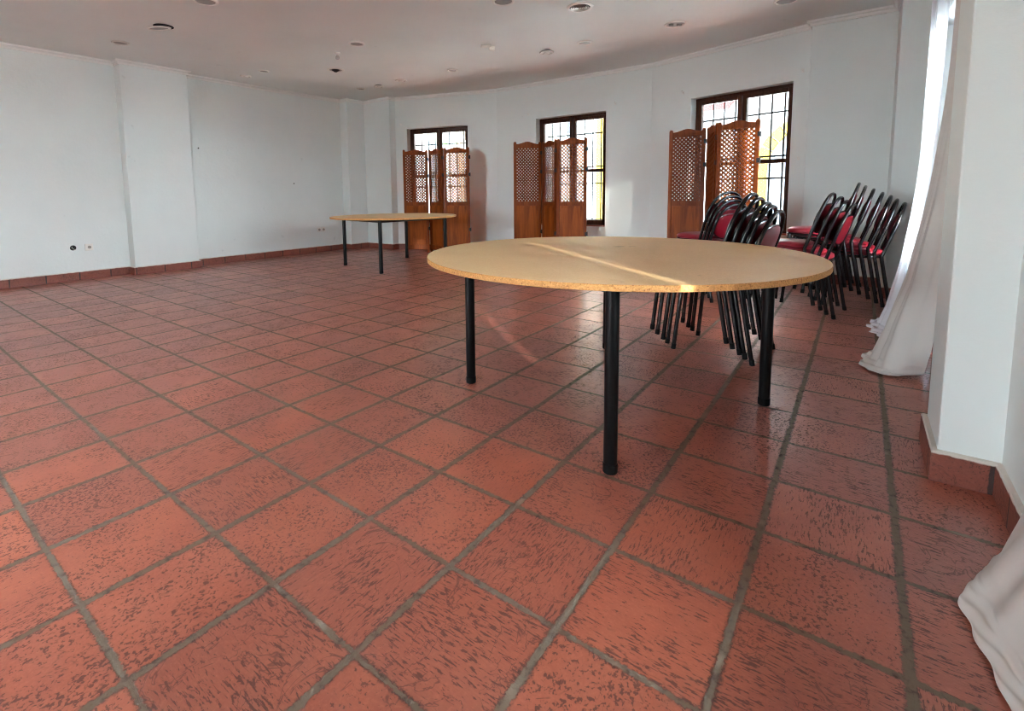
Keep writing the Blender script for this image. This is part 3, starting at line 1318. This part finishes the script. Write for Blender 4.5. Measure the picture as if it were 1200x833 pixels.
rows = [
    (2.2, -4.73, 'round frosted downlight in the ceiling row nearest the camera, cut by the top edge', 0.10, 'lens', 0.0),
    (2.14, -6.69, 'small flush downlight close to the left wall above the wall pillar', 0.085, 'lens', 0.0),
    (3.83, -7.16, 'thin white ceiling ring closest to the left wall, middle row', 0.075, 'spot', 0.0),
    (3.84, -6.69, 'dull grey ceiling disc beside the white ring near the left wall', 0.07, 'lens', 0.0),
    (3.87, -4.71, 'round grey-lensed downlight beside the hanging bulb', 0.09, 'lens', 0.0),
    (5.49, -6.61, 'flat grey downlight deepest in the far left ceiling corner', 0.07, 'lens', 0.0),
    (5.51, -6.2, 'raised white downlight near the far corner above the small pillar', 0.075, 'spot', 0.012),
    (5.49, -5.67, 'white-ringed downlight in the far row, third from the far corner', 0.085, 'spot', 0.0),
    (5.53, -4.67, 'grey-lensed downlight above the window behind the far table', 0.075, 'lens', 0.0),
    (5.58, -3.18, 'white downlight with a bright inner ring above the middle screen', 0.085, 'spot', 0.012),
    (5.56, -2.66, 'thin-ringed pale flush downlight right of the bright-ringed one', 0.085, 'lens', 0.0),
    (3.91, -2.68, 'large grey frosted downlight at the top edge left of the air vent', 0.10, 'lens', 0.0),
    (5.58, -1.64, 'silver twin-lamp downlight above the window with the red awning', 0.105, 'twin', 0.0),
    (5.58, -0.64, 'round frosted downlight nearest the right-hand wall at the top edge', 0.105, 'lens', 0.0),
]
for u_, n_, lb, r_, kd, dp in rows:
    downlight(u_, n_, lb, r_, kd, dp)
downlight(2.19, -5.75, 'loose round downlight hanging tilted out of its dark hole', 0.105, 'lens', 0.0, (0, 0, 0))
LOOSE = [o for o in bpy.data.objects if o.get('label', '').startswith('loose round')][0]
LOOSE.location.z = ZC - 0.022
LOOSE.rotation_euler = (math.radians(9), math.radians(-4), 0)
ho = MB()
ho.lathe([(0.001, ZC - 0.0015), (0.092, ZC - 0.0015), (0.092, ZC - 0.0002)], 32, Matrix.Translation(un(2.23, -5.74)))
tag(ho.build('ceiling_hole', MT['hole']), 'dark cut-out hole above the loose tilted downlight', 'hole')

# round air vent with concentric cones
vt = thing('air_vent', 'round ceiling air vent with concentric rings', 'vent', un(4.49, -2.2, ZC))
rg = MB()
rg.lathe([(0.098, -0.0005), (0.098, -0.012), (0.108, -0.014), (0.124, -0.006), (0.126, -0.0005)], 40)
rg.build('trim_ring', MT['white_plastic'], vt)
bk_ = MB()
bk_.lathe([(0.001, -0.0008), (0.098, -0.0008), (0.098, -0.0002)], 40)
bk_.build('vent_throat', MT['hole'], vt)
for k_, rr in enumerate((0.088, 0.068, 0.048, 0.028)):
    cn = MB()
    prof = [(rr, -0.014), (rr - 0.011, -0.003), (rr - 0.014, -0.003), (rr - 0.003, -0.016)]
    vs, fs = [], []
    for r_, z_ in prof:
        for j in range(36):
            a = 2 * PI * j / 36
            vs.append((r_ * math.cos(a), r_ * math.sin(a), z_))
    for i in range(4):
        for j in range(36):
            fs.append((i * 36 + j, i * 36 + (j + 1) % 36, ((i + 1) % 4) * 36 + (j + 1) % 36, ((i + 1) % 4) * 36 + j))
    cn.add(vs, fs, True)
    cn.build('cone_ring', MT['chrome'], vt)
kn = MB()
kn.lathe([(0.001, -0.018), (0.009, -0.016), (0.011, -0.008), (0.011, -0.002)], 16)
kn.build('centre_knob', MT['white_plastic'], vt)

# open fitting with a dark throat
t = thing('open_ceiling_fitting', 'round ceiling fitting with a dark gaping centre', 'ceiling light', un(4.46, -5.9, ZC))
rg = MB()
rg.lathe([(0.085, -0.0005), (0.085, -0.004), (0.105, -0.009), (0.118, -0.005), (0.119, -0.0005)], 36)
rg.build('trim_ring', MT['white_plastic'], t)
rg = MB()
rg.lathe([(0.001, -0.001), (0.086, -0.001), (0.086, -0.0004)], 36)
rg.build('throat', MT['grey_lens'], t)
rg = MB()
rg.lathe([(0.001, -0.03), (0.02, -0.028), (0.055, -0.004), (0.056, -0.0012)], 24)
rg.build('lamp_core', MT['hole'], t)

# bare bulb holder hanging from a stub
t = thing('pendant_bulb', 'small white bulb in a holder hanging from the ceiling', 'bulb', un(3.96, -5.19, ZC))
bb = MB()
bb.lathe([(0.036, 0.0), (0.034, -0.010), (0.018, -0.016), (0.017, -0.034), (0.021, -0.036)], 20)
bb.build('bulb_holder', MT['white_plastic'], t)
bb = MB()
bb.lathe([(0.019, -0.034), (0.026, -0.052), (0.024, -0.068), (0.012, -0.080), (0.001, -0.082)], 20)
bb.build('bulb', MT['chrome'], t)

# surface-mounted small projector
t = thing('ceiling_spotlight', 'small white surface-mounted spotlight on the ceiling', 'spotlight', un(4.91, -3.59, ZC), 0.1)
bb = MB()
bb.box(-0.085, 0.03, -0.032, 0.032, -0.022, 0.0)
bevel(bb.build('mounting_box', MT['pinkish'] if 'pinkish' in MT else MT['white_plastic'], t), 0.005)
bb = MB()
bb.tube([(0.01, 0, -0.030), (0.03, 0, -0.034), (0.075, 0, -0.036), (0.08, 0, -0.036)], [0.018, 0.026, 0.030, 0.026], 16)
bb.build('lamp_head', MT['white_plastic'], t)


# ------------------------------------------------------------------ sockets and small wall things
def on_left_wall(u, z):
    m = Matrix.Rotation(YAW, 4, 'Z')
    m.translation = un(u, N_LEFT, z)
    return m                      # local x along the wall, -y into the room


t = thing('wall_socket', 'white single socket on the left wall by the pillar', 'socket')
t.matrix_world = on_left_wall(1.93, 0.40)
b = MB()
b.box(-0.042, 0.042, -0.010, 0, -0.042, 0.042)
bevel(b.build('face_plate', MT['white_plastic'], t), 0.004)
b = MB()
b.lathe([(0.019, 0), (0.019, 0.003)], 20, Matrix.Translation((0.004, -0.0105, 0)) @ Matrix.Rotation(PI / 2, 4, 'X'))
b.build('socket_well', MT['grey_lens'], t)
t = thing('open_junction_box', 'dark open junction box with loose wires in the left wall', 'junction box')
t.matrix_world = on_left_wall(1.77, 0.405)
b = MB()
b.lathe([(0.001, 0.001), (0.030, 0.001), (0.032, 0.004), (0.027, 0.006), (0.026, 0.002), (0.001, 0.002)], 24, Matrix.Rotation(PI / 2, 4, 'X'))
b.build('box_rim', MT['hole'], t)
b = MB()
b.tube(smooth_path([(-0.01, -0.002, 0.01), (-0.015, -0.03, 0.0), (0.005, -0.035, -0.02), (0.02, -0.012, -0.025)], 5), 0.004, 6)
b.build('wire', MT['grey_lens'], t)
t = thing('double_socket', 'white double socket low on the left wall near the far table', 'socket')
t.matrix_world = on_left_wall(5.35, 0.40)
for s in (-1, 1):
    b = MB()
    b.box(s * 0.045 - 0.040, s * 0.045 + 0.040, -0.010, 0, -0.040, 0.040)
    bevel(b.build('face_plate', MT['white_plastic'], t), 0.004)
    b = MB()
    b.lathe([(0.022, 0), (0.022, 0.003)], 20, Matrix.Translation((s * 0.045, -0.0105, 0)) @ Matrix.Rotation(PI / 2, 4, 'X'))
    b.build('socket_well', MT['grey_lens'], t)
for (u_, z_, lb) in ((3.33, 1.72, 'dark plug hole high on the left wall beside the pillar'),
                     (4.85, 1.22, 'small nail in the left wall above the double socket'),
                     (0.60, 1.10, 'small dark nail in the left wall near its left end')):
    b = MB()
    b.lathe([(0.011, -0.001), (0.010, 0.004), (0.001, 0.005)], 12, on_left_wall(u_, z_) @ Matrix.Rotation(PI / 2, 4, 'X'))
    tag(b.build('wall_nail', MT['hole']), lb, 'nail', 'nails and plugs in the left wall')
for (p0, p1, s_, z_, lb) in ((W2b, W3b, 0.47, 2.28, 'small curtain hook up left of the awning window'),
                             (W2b, W3b, 1.865, 2.28, 'small curtain hook up right of the awning window'),
                             (W1b, W2b, 0.62, 2.27, 'small curtain hook up left of the middle window'),
                             (W1b, W2b, 2.07, 2.27, 'small curtain hook up right of the middle window'),
                             (W2b, W3b, 1.865, 1.34, 'small tie-back hook beside the awning window frame'),
                             (W1a, W1b, 0.12, 2.27, 'small curtain hook up left of the corner window')):
    m, L, d, out = frame_mat(p0, p1)
    b = MB()
    mm = m @ Matrix.Translation((s_, 0, z_))
    b.box(-0.012, 0.012, -0.006, 0, -0.020, 0.020, mm)
    b.tube([mm @ Vector(q) for q in ((0, -0.005, 0.004), (0, -0.03, 0.002), (0, -0.036, 0.014), (0, -0.03, 0.024))], 0.004, 8)
    tag(b.build('curtain_hook', MT['trim']), lb, 'hook', 'curtain hooks on the far walls')


# ------------------------------------------------------------------ curtains
def resample(pts, n):
    P = smooth_path([(p[0], p[1], p[2] if len(p) > 2 else 0) for p in pts], 12)
    L = [0.0]
    for i in range(1, len(P)):
        L.append(L[-1] + (P[i] - P[i - 1]).length)
    out = []
    j = 0
    for k in range(n):
        s = L[-1] * k / (n - 1)
        while j < len(P) - 2 and L[j + 1] < s:
            j += 1
        f = (s - L[j]) / max(1e-9, L[j + 1] - L[j])
        out.append(P[j].lerp(P[j + 1], min(1, max(0, f))))
    return out


def drape(name, top, levels, label, mat, folds=6, amp=0.02, group=None, seed=1, ripple=0.0):
    """levels: list of (z, [(u, n), ...]) from top to floor; the last may lie on the floor"""
    rnd = random.Random(seed)
    ns = 90
    rows = []
    zs = []
    for z, pl in levels:
        rows.append(resample([(a, b) for a, b in pl], ns))
        zs.append(z)
    nz = 70
    grid = []
    ph = rnd.random() * 6
    for k in range(nz + 1):
        f = k / nz * (len(rows) - 1)
        i = min(int(f), len(rows) - 2)
        t = f - i
        r0 = rows[i - 1] if i > 0 else rows[i]
        r1, r2 = rows[i], rows[i + 1]
        r3 = rows[i + 2] if i + 2 < len(rows) else rows[i + 1]
        z0_, z1_ = zs[i], zs[i + 1]
        line = []
        for j in range(ns):
            a, b, c, d = r0[j], r1[j], r2[j], r3[j]
            # monotone ease keeps the hang smooth without overshoot
            m1 = (c - a) * 0.5
            m2 = (d - b) * 0.5
            h00 = 2 * t ** 3 - 3 * t ** 2 + 1
            h10 = t ** 3 - 2 * t ** 2 + t
            h01 = -2 * t ** 3 + 3 * t ** 2
            h11 = t ** 3 - t ** 2
            p = b * h00 + m1 * h10 + c * h01 + m2 * h11
            z = z0_ + (z1_ - z0_) * t
            s = j / (ns - 1)
            hang = 1.0 - k / nz
            w = amp * (0.55 + 0.45 * hang) * math.sin(2 * PI * folds * s + ph + 0.6 * math.sin(3.0 * s * PI + k * 0.02))
            w += amp * 0.45 * math.sin(2 * PI * folds * 2.3 * s + ph * 2 + k * 0.03)
            q = un(p.x, p.y)
            q = q + N * w
            zz = z
            if z < 0.06:
                zz += ripple * (0.5 + 0.5 * math.sin(9 * s * PI + k * 0.9)) * (1 if k < nz else 0.3)
            q.z = max(0.003, zz)
            line.append(q)
        grid.append(line)
    mb = MB()
    vs = [p for l in grid for p in l]
    fs = []
    for k in range(nz):
        for j in range(ns - 1):
            fs.append((k * ns + j, k * ns + j + 1, (k + 1) * ns + j + 1, (k + 1) * ns + j))
    mb.add(vs, fs, True)
    o = mb.build(name, mat, None, False)
    tag(o, label, 'curtain', group)
    return o


GC = 'white drapes at the right-hand windows'
# far drape: hangs over the window and sweeps out on to the floor
drape('curtain', None, [
    (2.32, [(4.95, 0.36), (4.75, 0.35), (4.55, 0.36), (4.30, 0.35)]),
    (1.60, [(4.98, 0.36), (4.75, 0.345), (4.52, 0.345), (4.28, 0.345)]),
    (1.00, [(5.00, 0.36), (4.72, 0.33), (4.50, 0.315), (4.22, 0.325)]),
    (0.50, [(5.00, 0.35), (4.72, 0.29), (4.46, 0.260), (4.15, 0.295)]),
    (0.18, [(4.98, 0.34), (4.72, 0.24), (4.42, 0.195), (4.08, 0.255)]),
    (0.035, [(4.95, 0.33), (4.72, 0.19), (4.40, 0.150), (4.05, 0.225)]),
    (0.010, [(4.92, 0.30), (4.66, 0.12), (4.36, 0.100), (4.02, 0.190)]),
], 'white sheer drape glowing in the light, farther one, trailing on the floor by the chairs', MT['sheer'], 5, 0.022, GC, 3, 0.02)
# nearer drape, seen against the light, spread over the tiles
drape('curtain', None, [
    (2.32, [(3.86, 0.37), (3.72, 0.355), (3.52, 0.36), (3.36, 0.352), (3.20, 0.375)]),
    (1.60, [(3.86, 0.37), (3.72, 0.35), (3.52, 0.355), (3.36, 0.345), (3.20, 0.375)]),
    (1.00, [(3.88, 0.36), (3.72, 0.31), (3.54, 0.305), (3.36, 0.305), (3.22, 0.365)]),
    (0.50, [(3.90, 0.34), (3.74, 0.24), (3.55, 0.225), (3.36, 0.245), (3.26, 0.345)]),
    (0.18, [(3.92, 0.30), (3.76, 0.17), (3.54, 0.140), (3.36, 0.190), (3.34, 0.325)]),
    (0.030, [(3.92, 0.26), (3.76, 0.12), (3.53, 0.095), (3.37, 0.165), (3.40, 0.310)]),
    (0.008, [(3.90, 0.22), (3.72, 0.07), (3.46, 0.050), (3.36, 0.150), (3.46, 0.300)]),
], 'white cloth drape with its hem spread on the tiles, nearer one, beside the wall pillar', MT['cloth'], 4, 0.012, GC, 5, 0.012)
# drape of the window beside the camera: only its trailing hem shows
drape('curtain', None, [
    (2.32, [(1.66, 0.375), (1.50, 0.36), (1.32, 0.37), (1.14, 0.36)]),
    (1.30, [(1.66, 0.378), (1.50, 0.36), (1.32, 0.365), (1.14, 0.36)]),
    (0.60, [(1.68, 0.378), (1.52, 0.345), (1.33, 0.350), (1.15, 0.35)]),
    (0.25, [(1.72, 0.376), (1.56, 0.325), (1.36, 0.325), (1.17, 0.34)]),
    (0.10, [(1.78, 0.370), (1.60, 0.290), (1.40, 0.300), (1.20, 0.32)]),
    (0.035, [(1.80, 0.355), (1.62, 0.262), (1.44, 0.285), (1.22, 0.30)]),
    (0.008, [(1.72, 0.320), (1.57, 0.235), (1.40, 0.262), (1.22, 0.27)]),
], 'white drape whose folded hem trails in at the lower right corner', MT['cloth'], 2, 0.008, GC, 9, 0.006)
drape('curtain', None, [
    (2.32, [(0.935, 0.37), (0.70, 0.36), (0.50, 0.37), (0.34, 0.36)]),
    (1.20, [(0.935, 0.37), (0.70, 0.355), (0.50, 0.365), (0.34, 0.36)]),
    (0.40, [(0.935, 0.37), (0.70, 0.350), (0.50, 0.360), (0.34, 0.36)]),
    (0.02, [(0.93, 0.36), (0.70, 0.330), (0.50, 0.340), (0.34, 0.35)]),
], 'white drape hanging straight at the window beside the camera', MT['cloth'], 4, 0.015, GC, 11, 0.0)


def rod(u0, u1, label):
    t = thing('curtain_rod', label, 'curtain rod', un((u0 + u1) / 2, 0.36, 2.335), YAW)
    L = (u1 - u0) / 2
    b = MB()
    b.tube([(-L, 0, 0), (L, 0, 0)], 0.012, 12)
    b.build('pole', MT['iron'], t)
    for s in (-1, 1):
        b = MB()
        b.lathe([(0.001, -0.03), (0.018, -0.02), (0.022, 0), (0.018, 0.018), (0.010, 0.024)], 14, Matrix.Translation((s * L, 0, 0)) @ Matrix.Rotation(PI / 2 * s, 4, 'Y'))
        b.build('finial', MT['iron'], t)
        b = MB()
        b.tube([(s * (L - 0.05), 0, 0), (s * (L - 0.05), -0.046, 0)], 0.008, 8)
        b.build('bracket', MT['iron'], t)


rod(3.15, 5.02, 'dark curtain rod carrying the two far drapes on the right wall')
rod(0.30, 2.00, 'dark curtain rod over the window beside the camera')


# ------------------------------------------------------------------ outside
gd = MB()
gd.box(-60, 60, -60, 70, -0.30, -0.14)
struct(gd.build('ground', MT['paving']))


def house(p0, p1, depth, height, label, opens=(), trims=(), mat='render_white'):
    """facade from p0 to p1 (seen from the room it runs left to right), body behind it"""
    m, L, d, out = frame_mat(p0, p1)
    root = thing('building', label, 'building', (p0[0], p0[1], -0.14))
    root.rotation_euler = (0, 0, math.atan2(d.y, d.x))
    b = MB()
    b.box(0, L, 0, depth, 0, height)
    b.build('walls', MT[mat], root)
    b = MB()
    b.box(-0.1, L + 0.1, -0.25, depth + 0.1, height, height + 0.22)
    b.build('roof_slab', MT[mat], root)
    for (x0, x1, z0, z1) in opens:
        b = MB()
        b.box(x0, x1, -0.03, 0.02, z0, z1)
        o = b.build('shutter', MT['shutter'], root)
        s = MB()
        s.box(x0 - 0.08, x1 + 0.08, -0.10, 0.0, z0 - 0.08, z0)
        s.build('ledge', MT[mat], o)
    for (x0, x1, z0, z1) in trims:
        b = MB()
        b.box(x0, x1, -0.06, 0.02, z0, z1)
        b.build('pilaster', MT['yellow'], root)
    return root


d2 = (W2b - W1b).normalized()
o2 = Vector((-d2.y, d2.x, 0))
base2 = W1b + o2 * 9.0
house(base2 - d2 * 13.0, base2 - d2 * 1.2, 5, 5.6, 'white house across the yard with grey shutters and yellow corner strip',
      [(8.2, 9.1, 1.0, 2.5), (8.2, 9.1, 3.2, 4.6), (9.7, 10.5, 3.2, 4.6), (3.2, 4.2, 3.2, 4.6), (0.8, 1.8, 3.2, 4.6)], [(11.0, 11.35, 0, 5.6)])
d3 = (W3b - W2b).normalized()
o3 = Vector((-d3.y, d3.x, 0))
base3 = W2b + o3 * 7.0
hs = house(base3 - d3 * 4.4, base3 + d3 * 6.0, 4, 6.0, 'white arcade building with a yellow arch and red awning across the street', [(5.6, 6.6, 3.3, 4.6)], [])
# arch ring of yellow voussoirs and the passage below it
ar = MB()
xc, zc_, ri, ro = 4.4 - 0.46, 1.62, 1.0, 1.28
for i in range(13):
    a0, a1 = PI * i / 13 + 0.02, PI * (i + 1) / 13 - 0.02
    vs = []
    for y in (-0.10, 0.02):
        for r_, a in ((ri, a0), (ro, a0), (ro, a1), (ri, a1)):
            vs.append((xc - r_ * math.cos(a), y, zc_ + r_ * math.sin(a)))
    ar.add(vs, [(0, 1, 2, 3), (7, 6, 5, 4), (0, 4, 5, 1), (1, 5, 6, 2), (2, 6, 7, 3), (3, 7, 4, 0)])
for s in (-1, 1):
    ar.box(xc + s * 1.14 - 0.14, xc + s * 1.14 + 0.14, -0.10, 0.02, 0, zc_)
ar.build('arch_surround', MT['yellow'], hs)
dr = MB()
poly = [(xc - 1.0, 0.0)] + [(xc - math.cos(PI * i / 20), zc_ + math.sin(PI * i / 20)) for i in range(21)] + [(xc + 1.0, 0.0)]
vs = [(x, -0.03, z) for x, z in poly] + [(x, 0.02, z) for x, z in poly]
n_ = len(poly)
dr.add(vs, [tuple(range(n_)), tuple(range(2 * n_ - 1, n_ - 1, -1))] + [(i, (i + 1) % n_, n_ + (i + 1) % n_, n_ + i) for i in range(n_)])
dr.build('arched_door', MT['shutter'], hs)
b = MB()
x0, x1 = 0.5, 2.35
vs = [(x0, 0, 3.75), (x1, 0, 3.75), (x1, -0.9, 3.12), (x0, -0.9, 3.12)]
vs += [(x, y, z - 0.03) for x, y, z in vs]
b.add(vs, [(0, 1, 2, 3), (7, 6, 5, 4), (0, 4, 5, 1), (1, 5, 6, 2), (2, 6, 7, 3), (3, 7, 4, 0)])
aw = b.build('awning', MT['awning'], hs)
b = MB()
b.box(x0, x1, -0.92, -0.90, 2.86, 3.12)
b.build('valance', MT['render_white'], aw)

# unseen house added behind the photographer as a block against the low sun
house((2.4, -11.6, 0), (-10.0, -11.6, 0), 5, 4.9, 'white house behind the room, out of frame', [(2, 3, 1, 2.4), (6, 7, 1, 2.4)])

# tree beyond the corner window
tr = thing('tree', 'leafy green tree standing outside the corner window', 'tree', (-0.5, 16.6, -0.14))
b = MB()
b.tube(smooth_path([(0, 0, 0), (0.1, 0, 1.2), (0.0, 0.1, 2.4), (0.15, 0.0, 3.4)], 5), [0.16] * 11 + [0.13] * 3 + [0.1] * 2, 10)
b.build('trunk', MT['bark'], tr)
b = MB()
rnd = random.Random(4)
for i in range(900):
    a, e = rnd.random() * 2 * PI, rnd.uniform(-0.9, 1.3)
    r_ = 1.7 * rnd.random() ** 0.4
    c = Vector((math.cos(a) * math.cos(e) * r_, math.sin(a) * math.cos(e) * r_, 4.0 + math.sin(e) * r_ * 0.9))
    t1 = Vector((rnd.uniform(-1, 1), rnd.uniform(-1, 1), rnd.uniform(-1, 1))).normalized() * 0.16
    t2 = Vector((rnd.uniform(-1, 1), rnd.uniform(-1, 1), rnd.uniform(-1, 1))).normalized() * 0.09
    b.add([c - t1, c + t2, c + t1, c - t2], [(0, 1, 2, 3)])
tag_o = b.build('foliage', MT['leaf'], tr)
